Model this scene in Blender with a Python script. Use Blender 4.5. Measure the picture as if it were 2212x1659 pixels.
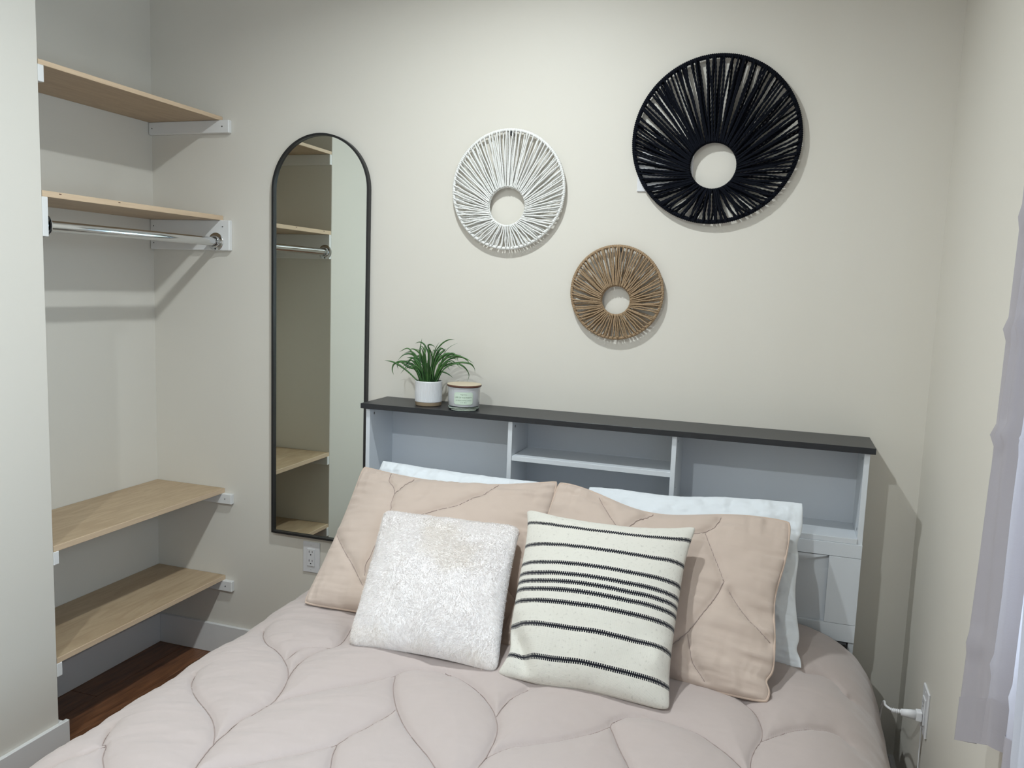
import bpy, bmesh, math, random
import numpy as np
from mathutils import Vector, Matrix

# ------------------------------------------------------------------ reset
for o in list(bpy.data.objects):
    bpy.data.objects.remove(o, do_unlink=True)
SC = bpy.context.scene
COL = SC.collection
PI = math.pi

# ------------------------------------------------------------------ camera
cam_d = bpy.data.cameras.new('camera')
cam = bpy.data.objects.new('camera', cam_d)
COL.objects.link(cam)
cam_d.sensor_width = 36.0
cam_d.lens = 36.0 * 1761.79 / 2212.0
cam_d.clip_start = 0.02
_r = Vector((0.947535, 0.31764038, 0.03580528))
_u = Vector((-0.07158142, 0.10168269, 0.99223824))
_f = Vector((-0.31153415, 0.94274346, -0.11908505))
M4 = Matrix(((_r.x, _u.x, -_f.x, 2.3191), (_r.y, _u.y, -_f.y, -2.5713), (_r.z, _u.z, -_f.z, 1.47904), (0, 0, 0, 1)))
cam.matrix_world = M4
SC.camera = cam

# ------------------------------------------------------------------ world, lights, exposure
W = bpy.data.worlds.new('world')
SC.world = W
W.use_nodes = True
W.node_tree.nodes['Background'].inputs[0].default_value = (0.75, 0.87, 1.0, 1)
W.node_tree.nodes['Background'].inputs[1].default_value = 1.0
SC.view_settings.view_transform = 'Standard'
SC.view_settings.look = 'None'
SC.view_settings.gamma = 1.0
SC.view_settings.use_curve_mapping = False
SC.view_settings.exposure = -0.6
CEIL = 2.72
LAMPS = [(1.50, -0.88), (1.45, -2.85)]
LAMP_W = [26.0, 47.0]
LAMP_COL = (0.915, 1.0, 1.03)
WIN_W = 135.0

def area_light(name, loc, size, power, color, rot, shape='DISK', size_y=None):
    l = bpy.data.lights.new(name, 'AREA')
    l.shape = shape
    l.size = size
    if size_y: l.size_y = size_y
    l.energy = power
    l.color = color
    o = bpy.data.objects.new(name, l)
    COL.objects.link(o)
    o.location = loc
    o.rotation_euler = rot
    return o

for i, (lx, ly) in enumerate(LAMPS):
    area_light('lamp_light', (lx, ly, CEIL - 0.03), 0.06, LAMP_W[i], LAMP_COL, (0, 0, 0)).data.spread = math.radians((154, 174)[i])
# daylight standing in the window opening, facing into the room (-x)
area_light('window_daylight', (2.95, -1.85, 1.5), 1.1, WIN_W, (0.60, 0.81, 1.0), (0, PI / 2, 0), 'RECTANGLE', 1.2)

# ------------------------------------------------------------------ helpers
def setp(o, label=None, cat=None, group=None, kind=None):
    if label: o['label'] = label
    if cat: o['category'] = cat
    if group: o['group'] = group
    if kind: o['kind'] = kind
    return o

def empty(name, loc, label=None, cat=None, group=None):
    o = bpy.data.objects.new(name, None)
    COL.objects.link(o)
    o.location = loc
    o.empty_display_size = 0.05
    return setp(o, label, cat, group)

WL = {}
def obj(name, verts, faces, mat, parent=None, smooth=False, uvs=None):
    me = bpy.data.meshes.new(name)
    me.from_pydata([tuple(map(float, v)) for v in verts], [], faces)
    me.update()
    if smooth:
        me.polygons.foreach_set('use_smooth', [True] * len(me.polygons))
    if uvs is not None:
        uv = me.uv_layers.new(name='UVMap')
        li = np.zeros(len(me.loops), dtype=np.int32)
        me.loops.foreach_get('vertex_index', li)
        uv.data.foreach_set('uv', np.asarray(uvs, dtype=np.float32)[li].ravel())
    if mat: me.materials.append(mat)
    return link(name, me, parent)

def link(name, me, parent=None):
    o = bpy.data.objects.new(name, me)
    COL.objects.link(o)
    if parent is not None:
        o.parent = parent
        o.matrix_parent_inverse = Matrix.Translation(-WP(parent))
    return o

def WP(o):
    v = Vector((0, 0, 0))
    while o is not None:
        v = v + Vector(o.location)
        if o.parent is not None:
            v = v + o.matrix_parent_inverse.translation
        o = o.parent
    return v

def bm_obj(name, bm, mat, parent=None, smooth=False):
    me = bpy.data.meshes.new(name)
    bm.to_mesh(me)
    bm.free()
    if smooth:
        me.polygons.foreach_set('use_smooth', [True] * len(me.polygons))
    me.materials.append(mat)
    return link(name, me, parent)

def bm_box(bm, a, b, bev=0.0, seg=1):
    x0, y0, z0 = [min(a[i], b[i]) for i in range(3)]
    x1, y1, z1 = [max(a[i], b[i]) for i in range(3)]
    r = bmesh.ops.create_cube(bm, size=1.0)
    vs = r['verts']
    for v in vs:
        v.co = Vector(((x0 + x1) / 2 + v.co.x * (x1 - x0), (y0 + y1) / 2 + v.co.y * (y1 - y0), (z0 + z1) / 2 + v.co.z * (z1 - z0)))
    if bev > 0:
        es = list({e for v in vs for e in v.link_edges})
        bmesh.ops.bevel(bm, geom=es, offset=bev, segments=seg, affect='EDGES', profile=0.5)

def box(name, a, b, mat, parent=None, bev=0.0, seg=1):
    bm = bmesh.new()
    bm_box(bm, a, b, bev, seg)
    return bm_obj(name, bm, mat, parent)

def lathe(name, cx, cy, prof, mat, parent=None, n=48, smooth=True, cap=True, ripple=None):
    vs, fs = [], []
    m = len(prof)
    for (r, z) in prof:
        for k in range(n):
            a = 2 * PI * k / n
            rr = r if ripple is None else r + ripple(a, z)
            vs.append((cx + rr * math.cos(a), cy + rr * math.sin(a), z))
    for i in range(m - 1):
        for k in range(n):
            k2 = (k + 1) % n
            fs.append((i * n + k, i * n + k2, (i + 1) * n + k2, (i + 1) * n + k))
    if cap:
        fs.append(tuple(range(n))[::-1])
        fs.append(tuple(range((m - 1) * n, m * n)))
    o = obj(name, vs, fs, mat, parent, False)
    me = o.data
    if smooth:
        fl = [len(p.vertices) == 4 for p in me.polygons]
        me.polygons.foreach_set('use_smooth', fl)
        me.set_sharp_from_angle(angle=math.radians(35))
    return o

def catmull(pts, n):
    P = [np.array(p, float) for p in pts]
    P = [2 * P[0] - P[1]] + P + [2 * P[-1] - P[-2]]
    out = []
    segs = len(P) - 3
    for k in range(n):
        t = k / (n - 1) * segs
        i = min(int(t), segs - 1)
        u = t - i
        a, b, c, d = P[i:i + 4]
        out.append(0.5 * ((2 * b) + (-a + c) * u + (2 * a - 5 * b + 4 * c - d) * u * u + (-a + 3 * b - 3 * c + d) * u ** 3))
    return np.array(out)

def tube_data(path, rad, n=8, closed=False, lobes=0, pitch=0.012, amp=0.18, cap=True):
    """swept tube; rad scalar or array; lobes gives the twisted ply look of rope."""
    path = np.asarray(path, float)
    m = len(path)
    if closed:
        tan = np.roll(path, -1, 0) - np.roll(path, 1, 0)
    else:
        tan = np.gradient(path, axis=0)
    tan /= np.linalg.norm(tan, axis=1)[:, None] + 1e-12
    up = np.array([0.0, 1.0, 0.0]) if abs(tan[0][1]) < 0.9 else np.array([1.0, 0, 0])
    s = np.concatenate([[0], np.cumsum(np.linalg.norm(np.diff(path, axis=0), axis=1))])
    if np.isscalar(rad): rad = np.full(m, rad)
    vs = []
    nrm = up - tan[0] * np.dot(up, tan[0])
    nrm /= np.linalg.norm(nrm)
    for i in range(m):
        nrm = nrm - tan[i] * np.dot(nrm, tan[i])
        nrm /= np.linalg.norm(nrm) + 1e-12
        bn = np.cross(tan[i], nrm)
        for k in range(n):
            a = 2 * PI * k / n
            r = rad[i]
            if lobes:
                r *= 1 + amp * math.cos(lobes * a - 2 * PI * s[i] / pitch)
            vs.append(path[i] + r * (math.cos(a) * nrm + math.sin(a) * bn))
    fs = []
    mm = m if closed else m - 1
    for i in range(mm):
        j = (i + 1) % m
        for k in range(n):
            k2 = (k + 1) % n
            fs.append((i * n + k, i * n + k2, j * n + k2, j * n + k))
    if cap and not closed:
        fs.append(tuple(range(n))[::-1])
        fs.append(tuple(range((m - 1) * n, m * n)))
    return vs, fs

def tube(name, path, rad, mat, parent=None, **kw):
    v, f = tube_data(path, rad, **kw)
    o = obj(name, v, f, mat, parent, True)
    o.data.set_sharp_from_angle(angle=math.radians(50))
    return o

def vnoise(x, y, seed=0, n=256):
    """smooth value noise on arrays, range about -1..1"""
    rs = np.random.RandomState(seed)
    g = rs.rand(n, n) * 2 - 1
    xi = np.floor(x).astype(int); yi = np.floor(y).astype(int)
    fx = x - xi; fy = y - yi
    fx = fx * fx * fx * (fx * (fx * 6 - 15) + 10); fy = fy * fy * fy * (fy * (fy * 6 - 15) + 10)
    a = g[xi % n, yi % n]; b = g[(xi + 1) % n, yi % n]
    c = g[xi % n, (yi + 1) % n]; d = g[(xi + 1) % n, (yi + 1) % n]
    return (a * (1 - fx) + b * fx) * (1 - fy) + (c * (1 - fx) + d * fx) * fy

def fbm(x, y, seed=0, oct=4):
    v = 0; a = 1; t = 0
    for k in range(oct):
        v = v + a * vnoise(x * 2 ** k + 13.7 * k, y * 2 ** k + 7.1 * k, seed + k)
        t += a; a *= 0.5
    return v / t

def seg_dist(X, Y, polys):
    """min distance of points to a list of polylines"""
    D = np.full(X.shape, 1e9)
    for pl in polys:
        for (a, b) in zip(pl[:-1], pl[1:]):
            ax, ay = a; bx, by = b
            dx, dy = bx - ax, by - ay
            L = dx * dx + dy * dy + 1e-12
            t = np.clip(((X - ax) * dx + (Y - ay) * dy) / L, 0, 1)
            D = np.minimum(D, np.hypot(X - ax - t * dx, Y - ay - t * dy))
    return D

# ------------------------------------------------------------------ materials
def mat(name, col, rough=0.5, metal=0.0, spec=0.5, sheen=0.0, coat=0.0):
    m = bpy.data.materials.new(name)
    m.use_nodes = True
    b = m.node_tree.nodes['Principled BSDF']
    b.inputs['Base Color'].default_value = (*col, 1)
    b.inputs['Roughness'].default_value = rough
    b.inputs['Metallic'].default_value = metal
    b.inputs['Specular IOR Level'].default_value = spec
    b.inputs['Sheen Weight'].default_value = sheen
    b.inputs['Coat Weight'].default_value = coat
    return m

def nt(m):
    return m.node_tree, m.node_tree.nodes, m.node_tree.links, m.node_tree.nodes['Principled BSDF']

def add_noise(m, scale=(1, 1, 1), nscale=50.0, detail=4.0, c1=None, c2=None, bump=0.0, dist=0.001, coord='Object', lo=0.3, hi=0.7, distort=0.0):
    t, N, L, B = nt(m)
    tc = N.new('ShaderNodeTexCoord'); mp = N.new('ShaderNodeMapping'); no = N.new('ShaderNodeTexNoise')
    mp.inputs['Scale'].default_value = scale
    no.inputs['Scale'].default_value = nscale
    no.inputs['Detail'].default_value = detail
    no.inputs['Distortion'].default_value = distort
    L.new(tc.outputs[coord], mp.inputs[0]); L.new(mp.outputs[0], no.inputs['Vector'])
    if c1 is not None:
        cr = N.new('ShaderNodeValToRGB')
        cr.color_ramp.elements[0].position = lo; cr.color_ramp.elements[1].position = hi
        cr.color_ramp.elements[0].color = (*c1, 1); cr.color_ramp.elements[1].color = (*c2, 1)
        L.new(no.outputs['Fac'], cr.inputs[0]); L.new(cr.outputs[0], B.inputs['Base Color'])
    if bump > 0:
        bp = N.new('ShaderNodeBump')
        bp.inputs['Strength'].default_value = bump; bp.inputs['Distance'].default_value = dist
        L.new(no.outputs['Fac'], bp.inputs['Height'])
        if B.inputs['Normal'].is_linked:
            L.new(B.inputs['Normal'].links[0].from_socket, bp.inputs['Normal'])
        L.new(bp.outputs[0], B.inputs['Normal'])
    return m

def weave(m, scale=900.0, strength=0.25, dist=0.0006):
    """fine woven thread relief from two crossed wave textures on UVs"""
    t, N, L, B = nt(m)
    tc = N.new('ShaderNodeTexCoord')
    s = []
    for d in ('X', 'Y'):
        w = N.new('ShaderNodeTexWave'); w.bands_direction = d
        w.inputs['Scale'].default_value = scale; w.inputs['Distortion'].default_value = 0.6
        L.new(tc.outputs['UV'], w.inputs[0]); s.append(w)
    mu = N.new('ShaderNodeMath'); mu.operation = 'MAXIMUM'
    L.new(s[0].outputs['Fac'], mu.inputs[0]); L.new(s[1].outputs['Fac'], mu.inputs[1])
    bp = N.new('ShaderNodeBump'); bp.inputs['Strength'].default_value = strength; bp.inputs['Distance'].default_value = dist
    L.new(mu.outputs[0], bp.inputs['Height'])
    if B.inputs['Normal'].is_linked:
        L.new(B.inputs['Normal'].links[0].from_socket, bp.inputs['Normal'])
    L.new(bp.outputs[0], B.inputs['Normal'])

def sheer(name, col, trans, transl):
    """thin curtain cloth: part see-through weave, part translucent, part diffuse"""
    m = bpy.data.materials.new(name); m.use_nodes = True
    N = m.node_tree.nodes; L = m.node_tree.links
    for n in list(N):
        if n.type != 'OUTPUT_MATERIAL': N.remove(n)
    out = [n for n in N if n.type == 'OUTPUT_MATERIAL'][0]
    d = N.new('ShaderNodeBsdfDiffuse'); d.inputs[0].default_value = (*col, 1)
    tl = N.new('ShaderNodeBsdfTranslucent'); tl.inputs[0].default_value = (*col, 1)
    tr = N.new('ShaderNodeBsdfTransparent')
    a = N.new('ShaderNodeMixShader'); a.inputs[0].default_value = transl
    b = N.new('ShaderNodeMixShader'); b.inputs[0].default_value = trans
    tc = N.new('ShaderNodeTexCoord'); no = N.new('ShaderNodeTexNoise'); no.inputs['Scale'].default_value = 6
    mp = N.new('ShaderNodeMapping'); mp.inputs['Scale'].default_value = (1, 40, 60)
    bp = N.new('ShaderNodeBump'); bp.inputs['Strength'].default_value = 0.15; bp.inputs['Distance'].default_value = 0.001
    L.new(tc.outputs['Object'], mp.inputs[0]); L.new(mp.outputs[0], no.inputs['Vector']); L.new(no.outputs['Fac'], bp.inputs['Height'])
    L.new(bp.outputs[0], d.inputs['Normal'])
    L.new(d.outputs[0], a.inputs[1]); L.new(tl.outputs[0], a.inputs[2])
    L.new(a.outputs[0], b.inputs[1]); L.new(tr.outputs[0], b.inputs[2])
    L.new(b.outputs[0], out.inputs['Surface'])
    return m
WALLC = (0.70, 0.66, 0.59)
M = {}
M['wall'] = add_noise(mat('wall_paint', WALLC, 0.55, spec=0.35), nscale=260, detail=3, bump=0.12, dist=0.0006)
M['ceiling'] = add_noise(mat('ceiling_paint', (0.8, 0.79, 0.76), 0.8), nscale=200, bump=0.1, dist=0.0006)
M['trim'] = mat('white_trim_paint', (0.72, 0.71, 0.70), 0.38)
M['cleat'] = add_noise(mat('white_cleat_paint', (0.76, 0.75, 0.73), 0.45), scale=(1, 8, 1), nscale=60, bump=0.15, dist=0.0006)
M['chrome'] = mat('chrome', (0.66, 0.67, 0.68), 0.11, 1.0)
M['chrome_dark'] = mat('screw_metal', (0.25, 0.25, 0.25), 0.35, 1.0)
M['mirror'] = mat('mirror_glass', (0.72, 0.75, 0.70), 0.0, 1.0)
M['black_metal'] = mat('black_metal', (0.012, 0.012, 0.013), 0.42)
M['plate'] = mat('plate_plastic', (0.72, 0.71, 0.72), 0.35)
M['dark'] = mat('dark_slot', (0.01, 0.01, 0.01), 0.6)
M['cable'] = mat('cable_plastic', (0.78, 0.77, 0.78), 0.4)
M['hb_white'] = add_noise(mat('white_laminate', (0.66, 0.685, 0.715), 0.42), scale=(30, 30, 2), nscale=20, bump=0.05, dist=0.0004)
M['hb_back'] = mat('back_panel_laminate', (0.60, 0.625, 0.665), 0.5)
M['hb_black'] = add_noise(mat('black_laminate', (0.02, 0.021, 0.024), 0.36), scale=(2, 60, 60), nscale=12, c1=(0.008, 0.009, 0.011), c2=(0.020, 0.021, 0.025), bump=0.25, dist=0.0005)

def maple(name, a, b, scale):
    m = mat(name, a, 0.45)
    add_noise(m, scale=scale, nscale=3.2, detail=6, c1=a, c2=b, bump=0.08, dist=0.0004, distort=1.6, lo=0.35, hi=0.65)
    return m
M['maple'] = maple('maple_plywood', (0.42, 0.30, 0.185), (0.50, 0.375, 0.24), (9, 1.6, 5))
M['maple_edge'] = maple('maple_edge', (0.60, 0.44, 0.295), (0.66, 0.50, 0.34), (6, 2, 60))
def floorwood():
    m = mat('dark_hardwood', (0.13, 0.045, 0.018), 0.33)
    t, N, L, B = nt(m)
    tc = N.new('ShaderNodeTexCoord'); mp = N.new('ShaderNodeMapping'); no = N.new('ShaderNodeTexNoise')
    oi = N.new('ShaderNodeObjectInfo'); ad = N.new('ShaderNodeVectorMath')
    mp.inputs['Scale'].default_value = (26, 2.5, 1)
    no.inputs['Scale'].default_value = 2.5; no.inputs['Detail'].default_value = 7; no.inputs['Distortion'].default_value = 1.2
    mu = N.new('ShaderNodeMath'); mu.operation = 'MULTIPLY'; mu.inputs[1].default_value = 37.0
    L.new(oi.outputs['Random'], mu.inputs[0])
    L.new(tc.outputs['Object'], mp.inputs[0]); L.new(mp.outputs[0], ad.inputs[0]); L.new(mu.outputs[0], ad.inputs[1])
    L.new(ad.outputs[0], no.inputs['Vector'])
    cr = N.new('ShaderNodeValToRGB')
    cr.color_ramp.elements[0].position = 0.3; cr.color_ramp.elements[1].position = 0.72
    cr.color_ramp.elements[0].color = (0.085, 0.033, 0.014, 1); cr.color_ramp.elements[1].color = (0.20, 0.085, 0.038, 1)
    L.new(no.outputs['Fac'], cr.inputs[0])
    hs = N.new('ShaderNodeHueSaturation')
    mr = N.new('ShaderNodeMapRange'); mr.inputs[3].default_value = 0.75; mr.inputs[4].default_value = 1.25
    L.new(oi.outputs['Random'], mr.inputs[0]); L.new(mr.outputs[0], hs.inputs['Value'])
    L.new(cr.outputs[0], hs.inputs['Color']); L.new(hs.outputs[0], B.inputs['Base Color'])
    return m
M['floor'] = floorwood()

def fabric(name, col, rough=0.85, sheen=0.25, weave_scale=0, bump=0.2, nsc=900):
    m = mat(name, col, rough, spec=0.2, sheen=sheen)
    m.node_tree.nodes['Principled BSDF'].inputs['Sheen Roughness'].default_value = 0.5
    add_noise(m, nscale=nsc, detail=2, bump=bump, dist=0.0005)
    if weave_scale: weave(m, weave_scale)
    return m
TAN = (0.53, 0.425, 0.36)
M['comforter'] = fabric('pinkish_beige_cotton', (0.46, 0.385, 0.358), bump=0.25)
M['sham'] = fabric('beige_cotton', TAN, bump=0.25)
M['piping'] = fabric('piping_cotton', (0.55, 0.42, 0.34), bump=0.1)
M['thread'] = mat('seam_shade_thread', (0.37, 0.295, 0.27), 0.9, spec=0.1)  # stitch thread, toned darker to paint in the shade of the seam creases
M['white_cotton'] = fabric('white_cotton', (0.72, 0.745, 0.77), sheen=0.1)
M['fur'] = mat('white_faux_fur', (0.86, 0.84, 0.83), 0.9, spec=0.1, sheen=0.5)
add_noise(M['fur'], scale=(1, 1, 1), nscale=5.0, detail=2, c1=(0.88, 0.835, 0.80), c2=(0.92, 0.885, 0.87), lo=0.38, hi=0.5)
M['fur_pile'] = sheer('faux_fur_strands', (0.86, 0.85, 0.845), 0.0, 0.42)
_T = M['fur_pile'].node_tree
_tc = _T.nodes.new('ShaderNodeTexCoord'); _no = _T.nodes.new('ShaderNodeTexNoise'); _cr = _T.nodes.new('ShaderNodeValToRGB')
_no.inputs['Scale'].default_value = 5.0; _no.inputs['Detail'].default_value = 2.0
_cr.color_ramp.elements[0].position = 0.38; _cr.color_ramp.elements[1].position = 0.5
_cr.color_ramp.elements[0].color = (0.90, 0.855, 0.82, 1); _cr.color_ramp.elements[1].color = (0.93, 0.895, 0.88, 1)
_T.links.new(_tc.outputs['Object'], _no.inputs['Vector']); _T.links.new(_no.outputs['Fac'], _cr.inputs[0])
for _n in _T.nodes:
    if _n.type in ('BSDF_DIFFUSE', 'BSDF_TRANSLUCENT'): _T.links.new(_cr.outputs[0], _n.inputs[0])
M['rope_black'] = add_noise(mat('black_rope', (0.004, 0.005, 0.009), 0.9, spec=0.12), nscale=700, bump=0.3, dist=0.0008)
M['rope_white'] = add_noise(mat('white_rope', (0.80, 0.79, 0.76), 0.85, spec=0.2), nscale=700, bump=0.3, dist=0.0008)
M['rope_brown'] = add_noise(mat('jute_rope', (0.36, 0.25, 0.15), 0.9, spec=0.15), nscale=500, c1=(0.25, 0.165, 0.095), c2=(0.42, 0.30, 0.19), bump=0.3, dist=0.0008)
M['soil'] = add_noise(mat('dark_soil', (0.02, 0.014, 0.01), 0.95), nscale=300, bump=0.8, dist=0.003)
M['pot'] = mat('white_ceramic', (0.68, 0.68, 0.69), 0.38)
M['pot_base'] = add_noise(mat('raw_clay', (0.30, 0.22, 0.14), 0.85), nscale=400, bump=0.15, dist=0.0004)
M['leaf'] = add_noise(mat('grass_leaf', (0.04, 0.12, 0.03), 0.42), scale=(1, 1, 1), nscale=30, c1=(0.022, 0.085, 0.022), c2=(0.075, 0.19, 0.045))
M['lid_top'] = add_noise(mat('pale_wood_lid', (0.55, 0.47, 0.34), 0.6), scale=(2, 40, 2), nscale=20, c1=(0.50, 0.42, 0.30), c2=(0.62, 0.53, 0.39))
M['lid_rim'] = mat('dark_wood_rim', (0.09, 0.035, 0.02), 0.5)
M['wax_glass'] = mat('frosted_grey_glass', (0.52, 0.53, 0.55), 0.18, coat=0.5)
g = mat('clear_green_glass', (0.72, 0.85, 0.80), 0.02); g.node_tree.nodes['Principled BSDF'].inputs['Transmission Weight'].default_value = 1.0
M['glass'] = g
M['label'] = mat('mint_label_paper', (0.56, 0.66, 0.55), 0.6)
M['label_edge'] = mat('label_border_ink', (0.40, 0.50, 0.38), 0.6)
M['ink'] = mat('label_ink', (0.16, 0.22, 0.15), 0.6)
M['gold_ink'] = mat('label_gold_ink', (0.45, 0.46, 0.22), 0.5)

def emis(name, col, s):
    m = mat(name, (0.9, 0.9, 0.9), 0.5)
    b = m.node_tree.nodes['Principled BSDF']
    b.inputs['Emission Color'].default_value = (*col, 1); b.inputs['Emission Strength'].default_value = s
    return m
M['lamp'] = emis('lamp_diffuser', LAMP_COL, 6.0)

M['curtain_lilac'] = sheer('lilac_grey_voile', (0.44, 0.41, 0.435), 0.04, 0.16)
M['curtain_white'] = sheer('white_voile', (0.56, 0.56, 0.60), 0.04, 0.18)

def stripe_mat():
    m = mat('striped_woven_cotton', (0.78, 0.75, 0.67), 0.9, spec=0.15, sheen=0.2)
    t, N, L, B = nt(m)
    tc = N.new('ShaderNodeTexCoord'); sp = N.new('ShaderNodeSeparateXYZ')
    L.new(tc.outputs['UV'], sp.inputs[0])
    U, V = sp.outputs[0], sp.outputs[1]
    def ma(op, a, b=None, c=None):
        n = N.new('ShaderNodeMath'); n.operation = op
        for i, x in enumerate((a, b, c)):
            if x is None: continue
            if isinstance(x, (int, float)): n.inputs[i].default_value = x
            else: L.new(x, n.inputs[i])
        return n.outputs[0]
    # slight weave wander of the stripes
    no = N.new('ShaderNodeTexNoise'); no.inputs['Scale'].default_value = 5; no.inputs['Detail'].default_value = 1
    L.new(tc.outputs['UV'], no.inputs['Vector'])
    V = ma('ADD', V, ma('MULTIPLY', ma('SUBTRACT', no.outputs['Fac'], 0.5), 0.006))
    hw = 0.0132
    teeth = ma('FRACT', ma('MULTIPLY', U, 96.0))
    upper = ma('LESS_THAN', ma('ABSOLUTE', ma('SUBTRACT', teeth, 0.35)), 0.33)
    teeth2 = ma('FRACT', ma('ADD', ma('MULTIPLY', U, 96.0), 0.45))
    lower = ma('LESS_THAN', ma('ABSOLUTE', ma('SUBTRACT', teeth2, 0.35)), 0.33)
    tot = None
    for vk in (0.105, 0.262, 0.388, 0.455, 0.502, 0.549, 0.616, 0.738, 0.892):
        d = ma('SUBTRACT', V, vk)
        core = ma('LESS_THAN', ma('ABSOLUTE', d), hw * 0.36)
        up = ma('MULTIPLY', ma('MULTIPLY', ma('GREATER_THAN', d, 0.0), ma('LESS_THAN', d, hw)), upper)
        lw = ma('MULTIPLY', ma('MULTIPLY', ma('LESS_THAN', d, 0.0), ma('GREATER_THAN', d, -hw)), lower)
        s = ma('MAXIMUM', core, ma('MAXIMUM', up, lw))
        tot = s if tot is None else ma('MAXIMUM', tot, s)
    mx = N.new('ShaderNodeMix'); mx.data_type = 'RGBA'
    fl = N.new('ShaderNodeTexNoise'); fl.inputs['Scale'].default_value = 60; fl.inputs['Detail'].default_value = 6
    L.new(tc.outputs['UV'], fl.inputs['Vector'])
    cr = N.new('ShaderNodeValToRGB')
    cr.color_ramp.elements[0].position = 0.27; cr.color_ramp.elements[1].position = 0.42
    cr.color_ramp.elements[0].color = (0.57, 0.535, 0.475, 1); cr.color_ramp.elements[1].color = (0.71, 0.675, 0.605, 1)
    L.new(fl.outputs['Fac'], cr.inputs[0])
    L.new(tot, mx.inputs[0]); L.new(cr.outputs[0], mx.inputs[6]); mx.inputs[7].default_value = (0.012, 0.012, 0.018, 1)
    L.new(mx.outputs[2], B.inputs['Base Color'])
    weave(m, 70.0, 0.5, 0.0012)
    return m
M['stripe'] = stripe_mat()

# leaf paths (metres), quilt seams (x, y on the bed), sham seams (fractions of the pillow)
LEAVES= [[[1.183,-0.126,1.161],[1.147,-0.127,1.185],[1.114,-0.132,1.207],[1.091,-0.14,1.217],[1.071,-0.151,1.219]],[[1.194,-0.124,1.162],[1.174,-0.124,1.2],[1.133,-0.125,1.218],[1.097,-0.127,1.209],[1.09,-0.129,1.189],[1.097,-0.132,1.171]],[[1.197,-0.114,1.161],[1.178,-0.117,1.22],[1.159,-0.125,1.244],[1.136,-0.138,1.242],[1.122,-0.157,1.222]],[[1.197,-0.098,1.159],[1.187,-0.095,1.219],[1.165,-0.086,1.248],[1.136,-0.072,1.257],[1.111,-0.052,1.248]],[[1.213,-0.121,1.163],[1.188,-0.118,1.207],[1.18,-0.108,1.255],[1.178,-0.091,1.296]],[[1.216,-0.119,1.163],[1.217,-0.119,1.236],[1.203,-0.117,1.273],[1.183,-0.115,1.285],[1.163,-0.113,1.279]],[[1.224,-0.126,1.164],[1.233,-0.128,1.238],[1.22,-0.134,1.275],[1.239,-0.144,1.28],[1.257,-0.158,1.273]],[[1.212,-0.093,1.16],[1.225,-0.095,1.239],[1.248,-0.1,1.276],[1.278,-0.108,1.296],[1.307,-0.12,1.3]],[[1.217,-0.098,1.161],[1.224,-0.095,1.212],[1.237,-0.088,1.255],[1.246,-0.077,1.265],[1.253,-0.061,1.25]],[[1.23,-0.122,1.164],[1.244,-0.12,1.216],[1.272,-0.114,1.25],[1.296,-0.103,1.251],[1.304,-0.088,1.241]],[[1.229,-0.105,1.162],[1.253,-0.106,1.206],[1.294,-0.109,1.238],[1.338,-0.115,1.243],[1.378,-0.122,1.227]],[[1.23,-0.096,1.161],[1.26,-0.095,1.206],[1.311,-0.092,1.223],[1.349,-0.086,1.222],[1.363,-0.079,1.207],[1.363,-0.069,1.189]],[[1.249,-0.127,1.166],[1.273,-0.125,1.2],[1.311,-0.12,1.222],[1.34,-0.111,1.212],[1.353,-0.099,1.186],[1.341,-0.084,1.161]],[[1.241,-0.103,1.163],[1.24,-0.102,1.183],[1.258,-0.1,1.19],[1.278,-0.095,1.183],[1.294,-0.09,1.171]],[[1.204,-0.123,1.162],[1.188,-0.123,1.212],[1.16,-0.122,1.231],[1.141,-0.121,1.211],[1.133,-0.12,1.2]],[[1.201,-0.126,1.162],[1.183,-0.126,1.192],[1.151,-0.126,1.199],[1.121,-0.127,1.216],[1.107,-0.127,1.207],[1.111,-0.127,1.19]],[[1.181,-0.095,1.158],[1.166,-0.092,1.208],[1.154,-0.083,1.23],[1.167,-0.068,1.234],[1.18,-0.047,1.214]],[[1.23,-0.118,1.164],[1.262,-0.118,1.225],[1.308,-0.116,1.248],[1.345,-0.114,1.239],[1.361,-0.11,1.22]],[[1.214,-0.107,1.161],[1.238,-0.102,1.232],[1.255,-0.087,1.258],[1.253,-0.062,1.264]],[[1.191,-0.096,1.161],[1.185,-0.091,1.232],[1.185,-0.077,1.254],[1.169,-0.053,1.269]],[[1.214,-0.113,1.162],[1.248,-0.113,1.224],[1.29,-0.113,1.253],[1.311,-0.112,1.248],[1.318,-0.11,1.228]],[[1.182,-0.113,1.16],[1.169,-0.112,1.188],[1.148,-0.11,1.2],[1.134,-0.106,1.196],[1.124,-0.1,1.188]],[[1.206,-0.118,1.162],[1.193,-0.121,1.19],[1.17,-0.132,1.23],[1.152,-0.151,1.234]]]
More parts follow.
